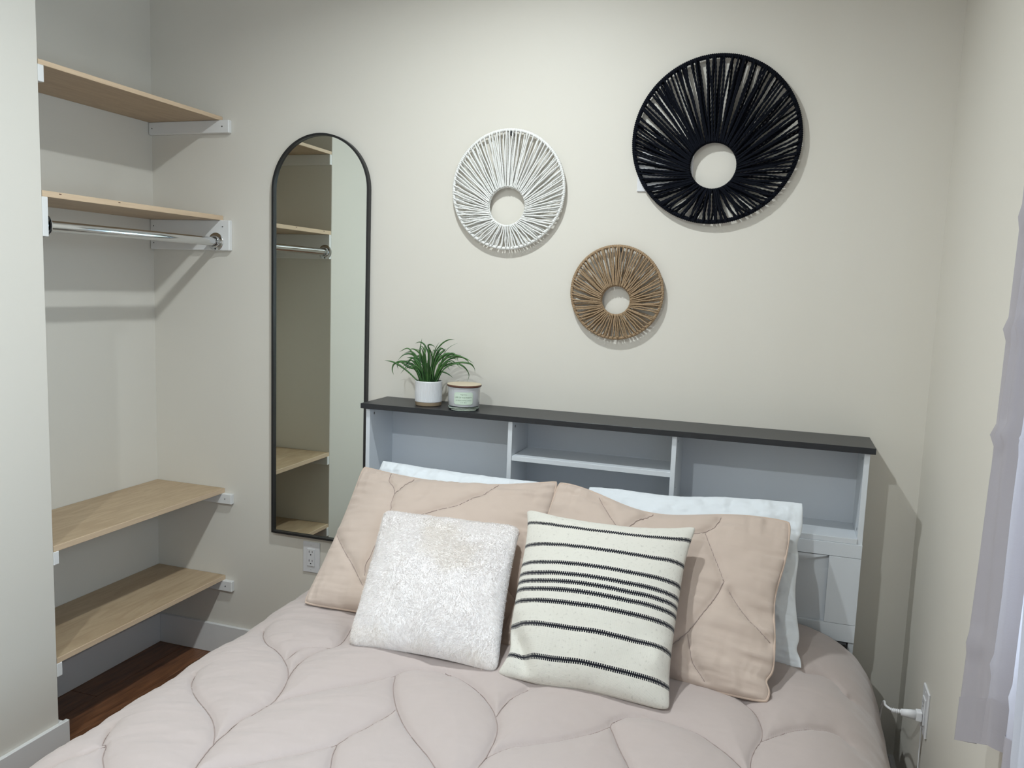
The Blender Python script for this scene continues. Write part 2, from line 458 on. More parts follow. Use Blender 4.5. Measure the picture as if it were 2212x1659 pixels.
SEAMS= [[[1.051,-0.786],[1.087,-0.837],[1.13,-0.881],[1.176,-0.908],[1.214,-0.937],[1.257,-0.98],[1.288,-1.024]],[[1.288,-1.024],[1.308,-1.076],[1.32,-1.132],[1.313,-1.183],[1.304,-1.233],[1.306,-1.276],[1.309,-1.312],[1.321,-1.362],[1.34,-1.42]],[[1.288,-1.024],[1.277,-0.989],[1.269,-0.932],[1.281,-0.876],[1.3,-0.849],[1.302,-0.801],[1.276,-0.711]],[[1.229,-0.943],[1.23,-0.889],[1.263,-0.857],[1.3,-0.849]],[[1.058,-1.063],[1.084,-1.104],[1.119,-1.144],[1.162,-1.178],[1.208,-1.208],[1.248,-1.238],[1.284,-1.276],[1.309,-1.312]],[[1.057,-1.311],[1.072,-1.341],[1.1,-1.38],[1.112,-1.383],[1.138,-1.417],[1.172,-1.448],[1.205,-1.475]],[[1.112,-1.383],[1.101,-1.416],[1.084,-1.439],[1.069,-1.464],[1.063,-1.485]],[[1.333,-1.428],[1.367,-1.385],[1.416,-1.35],[1.463,-1.305],[1.507,-1.264],[1.533,-1.229],[1.542,-1.197],[1.559,-1.151],[1.578,-1.093],[1.582,-1.063]],[[1.536,-1.228],[1.546,-1.26],[1.564,-1.298],[1.579,-1.325]],[[1.316,-1.15],[1.338,-1.12],[1.376,-1.073],[1.415,-1.031],[1.459,-0.997],[1.491,-0.956],[1.511,-0.925],[1.523,-0.9],[1.551,-0.879],[1.59,-0.869],[1.632,-0.88]],[[1.515,-0.93],[1.535,-0.979],[1.575,-1.046],[1.627,-1.112],[1.678,-1.161],[1.722,-1.199],[1.769,-1.248]],[[1.616,-0.868],[1.667,-0.886],[1.724,-0.925],[1.772,-0.976],[1.803,-1.029],[1.818,-1.074],[1.824,-1.121],[1.826,-1.161],[1.823,-1.198],[1.817,-1.229]],[[1.826,-1.161],[1.854,-1.118],[1.895,-1.087],[1.945,-1.048],[1.982,-1.013],[2.011,-0.981],[2.03,-0.952]],[[1.794,-1.006],[1.794,-0.967],[1.799,-0.924],[1.822,-0.872]],[[2.03,-0.952],[2.048,-0.991],[2.067,-1.032],[2.089,-1.074],[2.108,-1.113]],[[2.03,-0.952],[2.032,-0.935],[2.053,-0.907],[2.087,-0.891],[2.128,-0.887],[2.17,-0.895],[2.207,-0.906],[2.249,-0.939],[2.285,-0.976],[2.315,-1.018],[2.321,-1.028]],[[2.292,-0.721],[2.314,-0.753],[2.328,-0.792],[2.336,-0.843],[2.334,-0.88],[2.325,-0.913],[2.319,-0.949],[2.317,-0.986],[2.321,-1.028]],[[2.337,-0.879],[2.367,-0.841],[2.406,-0.799],[2.446,-0.766],[2.487,-0.741],[2.521,-0.746]],[[2.427,-0.503],[2.467,-0.476],[2.501,-0.476],[2.528,-0.5],[2.547,-0.498]]]
SHAM_L = [[(-0.66,0.98),(-0.651,0.838),(-0.57,0.725),(-0.521,0.596),(-0.515,0.474),(-0.487,0.32),(-0.45,0.1)],[(-0.40,0.95),(-0.482,0.706),(-0.514,0.597)],[(0.45,0.98),(0.351,0.729),(0.262,0.648),(0.126,0.465),(-0.033,0.365),(-0.177,0.254),(-0.3,0.1)],[(-0.973,-0.088),(-0.825,-0.281),(-0.652,-0.485),(-0.549,-0.625),(-0.473,-0.729)],[(-0.47,-0.1),(-0.491,-0.363),(-0.504,-0.502),(-0.481,-0.617)],[(0.8,0.2),(0.7,-0.3),(0.9,-0.6)]]
SHAM_R = [[(0.354,0.679),(0.411,0.506),(0.47,0.357),(0.524,0.235),(0.586,0.084)],[(0.593,0.078),(0.552,-0.094),(0.488,-0.274),(0.387,-0.529),(0.301,-0.7)],[(0.39,-0.552),(0.418,-0.669),(0.465,-0.806),(0.56,-0.951)],[(0.641,-0.007),(0.73,-0.153),(0.855,-0.31),(0.972,-0.421)],[(0.45,0.95),(0.416,0.776),(0.353,0.691),(0.22,0.60)],[(-0.6,0.95),(-0.45,0.7),(-0.3,0.4),(-0.35,0.1)],[(-0.1,0.95),(-0.2,0.75),(-0.3,0.4)]]

# ------------------------------------------------------------------ room shell
XL, YS, XR, YF, TH = 0.3222, -0.782, 2.723, -4.4, 0.12
def struct(name, a, b, m, bev=0):
    o = box(name, a, b, m, None, bev); o['kind'] = 'structure'; return o
sub = struct('floor', (-TH, YF - TH, -0.10), (XR + TH, TH, -0.012), M['dark'])
rs = random.Random(3)
px = 0.0; k = 0
PW = 0.127
plank_meshes = {}
while px < XR - 1e-3:
    w = min(PW, XR - px)
    y = 0.0 - 0.0; first = 0.45 + 0.9 * ((k * 0.37) % 1)
    ln = first
    while y > YF + 1e-3:
        l2 = min(ln, y - YF)
        x0 = px; x1 = px + w
        if x1 <= XL and y - l2 < YS:
            l2 = min(l2, y - YS) if y > YS + 1e-6 else l2
            if y <= YS + 1e-6: break
        if not (x1 <= XL and y <= YS + 1e-6):
            box('plank', (x0 + 0.0008, y - l2 + 0.0008, -0.012), (x1 - 0.0008, y - 0.0008, 0.0 - 0.0004 * rs.random()), M['floor'], sub, 0.0012)
        y -= l2; ln = 1.5
    px += w; k += 1
struct('ceiling', (-TH, YF - TH, CEIL), (XR + TH, TH, CEIL + 0.1), M['ceiling'])
struct('wall_back', (-TH, 0, -0.1), (XR + TH, TH, CEIL), M['wall'])
struct('wall_closet', (-TH, YS, -0.1), (0, 0, CEIL), M['wall'])
struct('wall_left', (-TH, YF, -0.1), (XL, YS, CEIL), M['wall'], 0.002)
struct('wall_front', (-TH, YF - TH, -0.1), (XR + TH, YF, CEIL), M['wall'])
WY0, WY1, WZ0, WZ1 = -1.28, -2.42, 0.95, 2.05
bm = bmesh.new()
bm_box(bm, (XR, YF, -0.1), (XR + TH, WY1, CEIL)); bm_box(bm, (XR, WY0, -0.1), (XR + TH, 0, CEIL))
bm_box(bm, (XR, WY1, -0.1), (XR + TH, WY0, WZ0)); bm_box(bm, (XR, WY1, WZ1), (XR + TH, WY0, CEIL))
setp(bm_obj('wall_right', bm, M['wall']), kind='structure')
# window
mw = bpy.data.materials.new('window_glass'); mw.use_nodes = True
_N = mw.node_tree.nodes; _L = mw.node_tree.links
_o = [n for n in _N if n.type == 'OUTPUT_MATERIAL'][0]
_t = _N.new('ShaderNodeBsdfTransparent'); _g = _N.new('ShaderNodeBsdfGlossy'); _g.inputs['Roughness'].default_value = 0.02
_m = _N.new('ShaderNodeMixShader'); _m.inputs[0].default_value = 0.06
_L.new(_t.outputs[0], _m.inputs[1]); _L.new(_g.outputs[0], _m.inputs[2]); _L.new(_m.outputs[0], _o.inputs['Surface'])
bm = bmesh.new()
fx0, fx1, fw_ = XR + 0.05, XR + 0.10, 0.045
bm_box(bm, (fx0, WY0, WZ0), (fx1, WY0 - fw_, WZ1)); bm_box(bm, (fx0, WY1, WZ0), (fx1, WY1 + fw_, WZ1))
bm_box(bm, (fx0, WY1 + fw_, WZ0), (fx1, WY0 - fw_, WZ0 + fw_)); bm_box(bm, (fx0, WY1 + fw_, WZ1 - fw_), (fx1, WY0 - fw_, WZ1))
bm_box(bm, (fx0, (WY0 + WY1) / 2 - 0.02, WZ0 + fw_), (fx1, (WY0 + WY1) / 2 + 0.02, WZ1 - fw_))
w1 = setp(bm_obj('window_1', bm, M['trim']), kind='structure')
ym = (WY0 + WY1) / 2
box('pane', (fx0 + 0.02, WY0 - fw_, WZ0 + fw_), (fx0 + 0.024, ym + 0.02, WZ1 - fw_), mw, w1)
box('pane', (fx0 + 0.02, WY1 + fw_, WZ0 + fw_), (fx0 + 0.024, ym - 0.02, WZ1 - fw_), mw, w1)
# baseboards
BH, BT = 0.118, 0.014
struct('baseboard_back', (BT, -BT, 0), (XR - BT, 0, BH), M['trim'], 0.0015)
struct('baseboard_closet', (0, YS + BT, 0), (BT, 0, BH), M['trim'], 0.0015)
bm = bmesh.new()
bm_box(bm, (XL, YF, 0), (XL + BT, YS + BT + 0.012, BH), 0.0015)
bm_box(bm, (BT, YS, 0), (XL, YS + BT, BH), 0.0015)
setp(bm_obj('baseboard_left', bm, M['trim']), kind='structure')
struct('baseboard_right', (XR - BT, YF, 0), (XR, -0.0, BH), M['trim'], 0.0015)

# ------------------------------------------------------------------ ceiling lights
for i, (lx, ly) in enumerate(LAMPS):
    t = empty('ceiling_light', (lx, ly, CEIL), ['round recessed ceiling light above the head of the bed', 'round recessed ceiling light farther into the room, over the foot of the bed'][i], 'ceiling light', 'recessed ceiling lights')
    lathe('trim_ring', lx, ly, [(0.056, CEIL - 0.001), (0.078, CEIL - 0.001), (0.080, CEIL - 0.006), (0.072, CEIL - 0.012), (0.056, CEIL - 0.010)], M['trim'], t, 40, cap=False)
    lathe('diffuser', lx, ly, [(0.056, CEIL - 0.002), (0.056, CEIL - 0.006)], M['lamp'], t, 40)

# ------------------------------------------------------------------ closet shelves
def screw(p, axis, parent, r=0.0028, m='chrome_dark'):
    a = np.array(p, float); d = np.array(axis, float)
    return tube('screw', [a, a + d * 0.0012], r, M[m], parent, n=10)
SD = 0.3205
shelves = [(2.040, 2.054, 0.046, 'highest maple closet shelf, above the shelf with the hanging rod', 0.36),
           (1.682, 1.699, 0.111, 'maple closet shelf directly above the chrome hanging rod', 0.36),
           (0.650, 0.668, 0.040, 'maple closet shelf at knee height, second from the floor', 0.362),
           (0.304, 0.321, 0.042, 'lowest maple closet shelf, just above the dark wood floor', 0.362)]
for zb, zt, ch, lab, cl in shelves:
    t = empty('closet_shelf', (0.16, -0.39, zb), lab, 'shelf', 'maple closet shelves on white cleats')
    b = box('board', (0.0015, YS + 0.0015, zb), (SD - 0.0012, -0.0015, zt), M['maple'], t, 0.0008)
    box('front_edge', (SD - 0.0012, YS + 0.0015, zb), (SD + 0.0008, -0.0015, zt), M['maple_edge'], b, 0.0006)
    c = box('cleat', (0.002, -0.019, zb - ch), (cl, -0.0, zb), M['cleat'], t, 0.0022)
    zs = [zb - ch * 0.5] if ch < 0.06 else [zb - 0.024, zb - ch + 0.024]
    for z in zs:
        for x in (0.018, cl - 0.028): screw((x, -0.019, z), (0, -1, 0), c, 0.0024)
    c = box('cleat', (0.002, YS, zb - ch), (XL + 0.0005, YS + 0.019, zb), M['cleat'], t, 0.0015)
    if ch > 0.06:
        for y in (-0.72, -0.50):  # small knots in the front edge
            o = box('knot', (SD + 0.0004, y - 0.004, zb + 0.011), (SD + 0.0012, y + 0.004, zb + 0.0135), M['lid_rim'], b)
# hanging rod
RX, RZ = 0.302, 1.603
t = empty('closet_rod', (RX, -0.39, RZ), 'chrome closet hanging rod between two round wall flanges', 'closet rod')
tube('tube', [(RX, YS + 0.021, RZ), (RX, -0.3, RZ), (RX, -0.024, RZ)], 0.0158, M['chrome'], t, n=40)
for y0, d in ((-0.019, -1), (YS + 0.019, 1)):
    prof = [(0.033, 0), (0.033, 0.002), (0.030, 0.004), (0.022, 0.0048), (0.021, 0.013), (0.0195, 0.0145), (0.0175, 0.0145)]
    vs, fs = [], []; n = 48
    for (r, h) in prof:
        for k in range(n):
            a = 2 * PI * k / n
            vs.append((RX + r * math.cos(a), y0 + d * h, RZ + r * math.sin(a)))
    for i in range(len(prof) - 1):
        for k in range(n):
            fs.append((i * n + k, i * n + (k + 1) % n, (i + 1) * n + (k + 1) % n, (i + 1) * n + k))
    fl = obj('flange', vs, fs, M['chrome'], t, True)
    fl.data.set_sharp_from_angle(angle=math.radians(40))
    for a in (-1.57, 0.52, 2.62):
        screw((RX + 0.0262 * math.cos(a), y0 + d * 0.0042, RZ + 0.0262 * math.sin(a)), (0, d, 0), fl, 0.0028, 'dark')

# ------------------------------------------------------------------ mirror
mx0, mx1, mz0, mzc = 0.544, 0.934, 0.527, 1.789
mr = (mx1 - mx0) / 2; mxc = (mx0 + mx1) / 2
def arch(ins, n=48):
    r = mr - ins
    p = [(mx0 + ins, mz0 + ins)]
    p += [(mxc - r * math.cos(PI * k / n), mzc + r * math.sin(PI * k / n)) for k in range(n + 1)]
    p.append((mx1 - ins, mz0 + ins))
    return p
t = empty('wall_mirror', (mxc, 0, mz0), 'tall arched mirror in a thin black frame between closet and headboard', 'mirror')
po, pi_ = arch(0), arch(0.0075)
n = len(po)
vs = [(x, -0.003, z) for x, z in po] + [(x, -0.022, z) for x, z in po] + [(x, -0.022, z) for x, z in pi_] + [(x, -0.009, z) for x, z in pi_]
fs = []
for k in range(n):
    k2 = (k + 1) % n
    for a in range(3):
        fs.append((a * n + k, a * n + k2, (a + 1) * n + k2, (a + 1) * n + k))
fr = obj('frame', vs, fs, M['black_metal'], t)
pg = arch(0.006)
vs = [(x, -0.012, z) for x, z in pg] + [(x, -0.004, z) for x, z in pg]
fs = [tuple(range(n)), tuple(range(n, 2 * n))[::-1]] + [(k, n + k, n + (k + 1) % n, (k + 1) % n) for k in range(n)]
obj('mirror_glass', vs, fs, M['mirror'], t)

# ------------------------------------------------------------------ outlets and plates
def outlet(loc, to, label, w=0.071, h=0.117):
    """to(x, z, d) -> world point; d is the distance proud of the wall"""
    t = empty('wall_outlet', loc, label, 'outlet', 'wall outlets')
    def bx(name, x0, x1, z0, z1, d0, d1, m, par, bev=0.0):
        a = to(x0, z0, d0); b = to(x1, z1, d1)
        return box(name, a, b, m, par, bev)
    p = bx('cover_plate', 0, w, 0, h, 0, 0.0055, M['plate'], t, 0.002)
    for z in (0.0115, h - 0.0115): 
        a = np.array(to(w / 2, z, 0.0055)); b = np.array(to(w / 2, z, 0.0062)); tube('screw', [a, b], 0.0027, M['plate'], p, n=10)
        bx('slot', w / 2 - 0.002, w / 2 + 0.002, z - 0.0004, z + 0.0004, 0.0061, 0.0064, M['dark'], p)
    q = bx('receptacle', w / 2 - 0.0165, w / 2 + 0.0165, h / 2 - 0.0335, h / 2 + 0.0335, 0.0055, 0.0085, M['plate'], t, 0.001)
    for zc in (h / 2 + 0.017, h / 2 - 0.017):
        bx('slot', w / 2 - 0.0075, w / 2 - 0.0053, zc + 0.001, zc + 0.0095, 0.0083, 0.0087, M['dark'], q)
        bx('slot', w / 2 + 0.0053, w / 2 + 0.0073, zc + 0.002, zc + 0.0085, 0.0083, 0.0087, M['dark'], q)
        a = np.array(to(w / 2, zc - 0.006, 0.0083)); b = np.array(to(w / 2, zc - 0.006, 0.0087)); tube('ground_hole', [a, b], 0.0026, M['dark'], q, n=12)
    return t
outlet((0.7065, 0, 0.39), lambda x, z, d: (0.671 + x, -d, 0.389 + z), 'white double wall outlet below the arched mirror')
OY, OZ = -0.372, 0.406
outlet((XR, OY - 0.035, OZ), lambda x, z, d: (XR - d, OY - x, OZ + z), 'white wall outlet on the right wall with a plug in it')
# wide cover plate behind the black ring
t = empty('wall_plate', (1.94, 0, 1.78), 'wide white cover plate half hidden behind the black woven ring', 'wall plate')
box('plate', (1.855, -0.0055, 1.783), (2.023, 0, 1.903), M['plate'], t, 0.002)
for x in (1.893, 1.939, 1.985):
    box('rocker', (x - 0.0165, -0.0085, 1.843 - 0.0335), (x + 0.0165, -0.0055, 1.843 + 0.0335), M['plate'], t, 0.001)
# plug and cable
pz = OZ + 0.117 / 2 - 0.015; py = OY - 0.0355
t = empty('charger_cable', (XR - 0.01, py, pz), 'white plug and cable running from the right wall outlet behind the bed', 'cable')
bm = bmesh.new(); bm_box(bm, (XR - 0.0235, py - 0.011, pz - 0.0125), (XR - 0.0088, py + 0.011, pz + 0.0125), 0.003, 2)
bm_obj('plug', bm, M['cable'], t)
bm = bmesh.new(); r_ = bmesh.ops.create_cone(bm, cap_ends=True, segments=16, radius1=0.0125, radius2=0.0085, depth=0.034)
for v in bm.verts: v.co = Vector((XR - 0.040 - v.co.z, py + v.co.y * 0.85, pz + v.co.x))
bm_obj('plug_body', bm, M['cable'], t, True)
v, f = tube_data([(XR - 0.057 - 0.022 * k / 40, py, pz + 0.001) for k in range(41)], np.array([0.0052 + 0.0012 * math.cos(2 * PI * k / 8) for k in range(41)]), n=12)
obj('strain_relief', v, f, M['cable'], t, True)
pts = catmull([(XR - 0.077, py, pz + 0.001), (XR - 0.088, py + 0.03, pz - 0.004), (XR - 0.083, py + 0.09, pz - 0.022), (XR - 0.078, py + 0.15, pz - 0.055), (XR - 0.075, py + 0.21, pz - 0.12), (XR - 0.08, py + 0.24, 0.15), (XR - 0.09, py + 0.24, 0.006)], 60)
# keep the cable in the gap between comforter and wall
pts[:, 0] = np.minimum(pts[:, 0], XR - 0.02)
tube('cable', pts, 0.0031, M['cable'], t, n=10)
tube('thin_cord', catmull([(XR - 0.012, py + 0.016, pz - 0.010), (XR - 0.006, py + 0.016, pz - 0.03), (XR - 0.005, py + 0.006, 0.3), (XR - 0.006, py - 0.01, 0.2), (XR - 0.018, py - 0.02, 0.12), (XR - 0.02, py - 0.02, 0.004)], 40), 0.0014, M['cable'], t, n=8)

# ------------------------------------------------------------------ bookcase headboard
t = empty('headboard', (1.79, -0.1, 0), 'white bookcase headboard with open cubbies under a black top', 'headboard')
HX0, HX1 = 1.022, 2.5665
box('top_board', (1.008, -0.193, 1.060), (2.579, -0.001, 1.0772), M['hb_black'], t, 0.0008)
s1 = box('side_panel', (HX0, -0.180, 0.0), (HX0 + 0.0145, -0.004, 1.060), M['hb_white'], t, 0.0006)
s2 = box('side_panel', (HX1 - 0.0145, -0.180, 0.0), (HX1, -0.004, 1.060), M['hb_white'], t, 0.0006)
d1 = box('divider', (1.521, -0.180, 0.818), (1.535, -0.012, 1.060), M['hb_white'], t, 0.0006)
d2 = box('divider', (2.030, -0.180, 0.818), (2.044, -0.012, 1.060), M['hb_white'], t, 0.0006)
box('back_panel', (HX0 + 0.0145, -0.012, 0.50), (HX1 - 0.0145, -0.008, 1.060), M['hb_back'], t)
box('middle_shelf', (1.535, -0.176, 0.934), (2.030, -0.012, 0.949), M['hb_white'], t, 0.0006)
box('bottom_shelf', (HX0 + 0.0145, -0.186, 0.803), (HX1 - 0.0145, -0.012, 0.818), M['hb_white'], t, 0.0006)
box('rail', (HX0, -0.188, 0.764), (HX1, -0.174, 0.8025), M['hb_white'], t, 0.0006)
box('rail', (HX0, -0.188, 0.520), (HX1, -0.174, 0.570), M['hb_white'], t, 0.0006)
box('recessed_panel', (HX0 + 0.015, -0.174, 0.520), (HX1 - 0.015, -0.168, 0.802), M['hb_white'], t)
for x0 in (HX0, 1.532, 1.948, HX1 - 0.083):
    box('stile', (x0, -0.188, 0.571), (x0 + 0.083, -0.174, 0.7630), M['hb_white'], t, 0.0006)
def brace(xa, za, xb, zb, w, y0=-0.1865, y1=-0.174):
    v = []
    for y in (y0, y1):
        v += [(xa, y, za), (xb, y, zb), (xb, y, zb + w), (xa, y, za + w)]
    obj('brace', v, [(0, 1, 2, 3), (7, 6, 5, 4), (0, 4, 5, 1), (1, 5, 6, 2), (2, 6, 7, 3), (3, 7, 4, 0)], M['hb_white'], t)
# slanting brace boards of the panel fronts, cut off at rails
def brace_poly(pts):
    v = [(x, -0.1865, z) for x, z in pts] + [(x, -0.174, z) for x, z in pts]
    n = len(pts)
    obj('brace', v, [tuple(range(n)), tuple(range(n, 2 * n))[::-1]] + [(k, n + k, n + (k + 1) % n, (k + 1) % n) for k in range(n)], M['hb_white'], t)
brace_poly([(2.4825, 0.7625), (2.20, 0.7625), (2.032, 0.695), (2.032, 0.635), (2.10, 0.64)][:4] + [(2.14, 0.665)])
brace_poly([(1.106, 0.7625), (1.39, 0.7625), (1.531, 0.70), (1.531, 0.64), (1.44, 0.665)])
for (x, sgn, par) in ((HX0 + 0.0145, 1, s1), (1.535, 1, d1), (1.521, -1, d1), (2.044, 1, d2), (2.030, -1, d2), (HX1 - 0.0145, -1, s2)):
    for (y, z) in ((-0.150, 1.040), (-0.150, 0.838)):
        a = np.array([x, y, z]); o = tube('cam_screw', [a - [0.0005 * sgn, 0, 0], a + [0.0006 * sgn, 0, 0]], 0.0042, M['chrome_dark'], par, n=14)
for z in (0.99, 0.9, 0.86):
    a = np.array([2.044, -0.15, z]); tube('peg_hole', [a - [0.0004, 0, 0], a + [0.0004, 0, 0]], 0.0018, M['dark'], d2, n=10)

# ------------------------------------------------------------------ plant pot
PX, PY, PZ = 1.2155, -0.1100, 1.0773
t = empty('potted_grass', (PX, PY, PZ), 'green grass plant in a ribbed white pot with clay-coloured base, on the headboard', 'plant')
NR = 64
lathe('pot_base', PX, PY, [(0.0400, PZ), (0.0425, PZ + 0.0015), (0.0440, PZ + 0.013)], M['pot_base'], t, 64)
def rip(a, z):
    if PZ + 0.0155 < z < PZ + 0.0745: return -0.0011 * max(0, math.cos(NR * a)) ** 3
    return 0
lathe('pot', PX, PY, [(0.0440, PZ + 0.013), (0.0446, PZ + 0.0140), (0.0446, PZ + 0.0150), (0.0447, PZ + 0.017), (0.0450, PZ + 0.045), (0.0450, PZ + 0.073), (0.0452, PZ + 0.076),
    (0.0452, PZ + 0.0805), (0.0440, PZ + 0.0820), (0.0425, PZ + 0.0810), (0.0415, PZ + 0.070)], M['pot'], t, NR * 6, ripple=rip, cap=False)
lathe('soil', PX, PY, [(0.0414, PZ + 0.070), (0.0414, PZ + 0.0745), (0.02, PZ + 0.077)], M['soil'], t, 32)
def leaf(path, w0, tw, par):
    P = catmull(path, 16)
    T = np.gradient(P, axis=0); T /= np.linalg.norm(T, axis=1)[:, None]
    view = np.array([math.sin(tw), -math.cos(tw), 0.35])
    vs, fs = [], []
    m = len(P)
    for i in range(m):
        s = i / (m - 1)
        w = w0 * (0.55 + 0.75 * s if s < 0.45 else 0.89 * (1 - ((s - 0.45) / 0.55) ** 1.7) + 0.02)
        side = np.cross(T[i], view); side /= np.linalg.norm(side) + 1e-9
        nn = np.cross(side, T[i])
        vs += [P[i] - side * w, P[i] + nn * w * 0.35, P[i] + side * w, P[i] + nn * (w * 0.35 - 0.0005)]
    for i in range(m - 1):
        a, b = i * 4, (i + 1) * 4
        fs += [(a, a + 1, b + 1, b), (a + 1, a + 2, b + 2, b + 1), (a + 2, a + 3, b + 3, b + 2), (a + 3, a, b, b + 3)]
    obj('leaf', vs, fs, M['leaf'], par, True)
rl = random.Random(11)
for L_ in LEAVES:
    L_ = [list(p) for p in L_]
    # root inside the pot
    p0 = np.array(L_[0]); c = np.array([PX, PY, p0[2]]); dd = p0 - c; r = np.linalg.norm(dd[:2])
    if r > 0.03: dd *= 0.03 / r
    L_[0] = [PX + dd[0], PY + dd[1], PZ + 0.073]
    leaf(L_, rl.uniform(0.0029, 0.0042), rl.uniform(-0.5, 0.5), t)
for k in range(46):
    a = rl.uniform(0, 2 * PI); r = 0.03 * math.sqrt(rl.random()); h = rl.uniform(0.05, 0.125); sp = rl.uniform(0.02, 0.075)
    dx, dy = math.cos(a), math.sin(a) * 0.7
    if dy > 0: sp = min(sp, 0.07)
    b = np.array([PX + r * math.cos(a), PY + r * math.sin(a), PZ + 0.073])
    droop = rl.uniform(-0.02, 0.035)
    leaf([b, b + [dx * sp * 0.3, dy * sp * 0.3, h * 0.6], b + [dx * sp * 0.75, dy * sp * 0.75, h * 0.95], b + [dx * sp * 1.3, dy * sp * 1.2, h - droop]], rl.uniform(0.002, 0.0033), rl.uniform(-1, 1), t)

# ------------------------------------------------------------------ candle
CX, CY, CZ = 1.3495, -0.1285, 1.0773
t = empty('jar_candle', (CX, CY, CZ), 'grey frosted glass jar candle with pale green label and wooden lid', 'candle')
R = 0.0505
lathe('jar_base', CX, CY, [(0.030, CZ), (R - 0.004, CZ), (R - 0.0005, CZ + 0.003), (R, CZ + 0.0115)], M['glass'], t, 72)
lathe('jar', CX, CY, [(R - 0.006, CZ + 0.0125), (R - 0.001, CZ + 0.0135), (R, CZ + 0.017), (R + 0.0008, CZ + 0.05), (R + 0.002, CZ + 0.074)], M['wax_glass'], t, 72)
lathe('lid', CX, CY, [(R - 0.001, CZ + 0.0745), (R + 0.004, CZ + 0.0748), (R + 0.0055, CZ + 0.0765), (R + 0.0055, CZ + 0.0800), (R + 0.0050, CZ + 0.0812)], M['lid_rim'], t, 72)
lathe('lid_top', CX, CY, [(R + 0.0052, CZ + 0.0813), (R + 0.0048, CZ + 0.0825), (0.02, CZ + 0.0828)], M['lid_top'], t, 72)
LA = math.atan2(-0.93, 0.33)    # label faces the room
LW, LH, LZ = 0.0620, 0.0400, CZ + 0.0405
def on_jar(u, v, d):
    a = LA + u / R; r = R + 0.0008 + d
    return (CX + r * math.cos(a), CY + r * math.sin(a), LZ + v)
def jar_patch(name, w, h, c, d, m, par):
    """rounded-corner patch wrapped on the jar"""
    nu = 28; vs, fs = [], []
    for i in range(nu + 1):
        u = -w / 2 + w * i / nu
        e = max(0.0, c - (w / 2 - abs(u)))
        hh = h / 2 - e * 0.8
        vs += [on_jar(u, -hh, d), on_jar(u, hh, d), on_jar(u, hh, d - 0.0004), on_jar(u, -hh, d - 0.0004)]
    for i in range(nu):
        a, b = i * 4, i * 4 + 4
        fs += [(a, b, b + 1, a + 1), (a + 1, b + 1, b + 2, a + 2), (a + 3, a, b, b + 3)]
    return obj(name, vs, fs, m, par)
lab = jar_patch('label', LW, LH, 0.006, 0.0006, M['label'], t)
def jar_text(body, size, v, m, shear=0):
    cu = bpy.data.curves.new('txt', 'FONT'); cu.body = body; cu.size = size; cu.align_x = 'CENTER'; cu.align_y = 'CENTER'; cu.shear = shear
    cu.extrude = 0.0; cu.resolution_u = 2
    o = bpy.data.objects.new('txt', cu); COL.objects.link(o)
    bpy.context.view_layer.update()
    me = bpy.data.meshes.new_from_object(o.evaluated_get(bpy.context.evaluated_depsgraph_get()))
    vs = [on_jar(p.co.x, p.co.y + v, 0.00085) for p in me.vertices]
    fs = [tuple(p.vertices) for p in me.polygons]
    bpy.data.objects.remove(o); bpy.data.meshes.remove(me)
    obj('lettering', vs, fs, m, lab)
jar_text('fragrance', 0.0052, 0.0125, M['ink'], 0.3)
jar_text('LIFE OF THE PARTY', 0.0062, 0.0028, M['ink'])
jar_text('SOY BLEND SCENTED CANDLE', 0.0036, -0.0065, M['ink'])
jar_text('12 OZ  340 G', 0.0034, -0.0130, M['ink'])
# thin border line on the label
def strip(pts):
    vs, fs = [], []
    for (u, v) in pts: vs += [on_jar(u, v, 0.0008)]
    return vs
for (u0, v0, u1, v1) in ((-0.026, 0.0185, 0.026, 0.0185), (-0.026, -0.0185, 0.026, -0.0185), (-0.0295, -0.0145, -0.0295, 0.0145), (0.0295, -0.0145, 0.0295, 0.0145)):
    pth = [on_jar(u0 + (u1 - u0) * k / 20, v0 + (v1 - v0) * k / 20, 0.0006) for k in range(21)]
    tube('border_line', pth, 0.00025, M['label_edge'], lab, n=5)

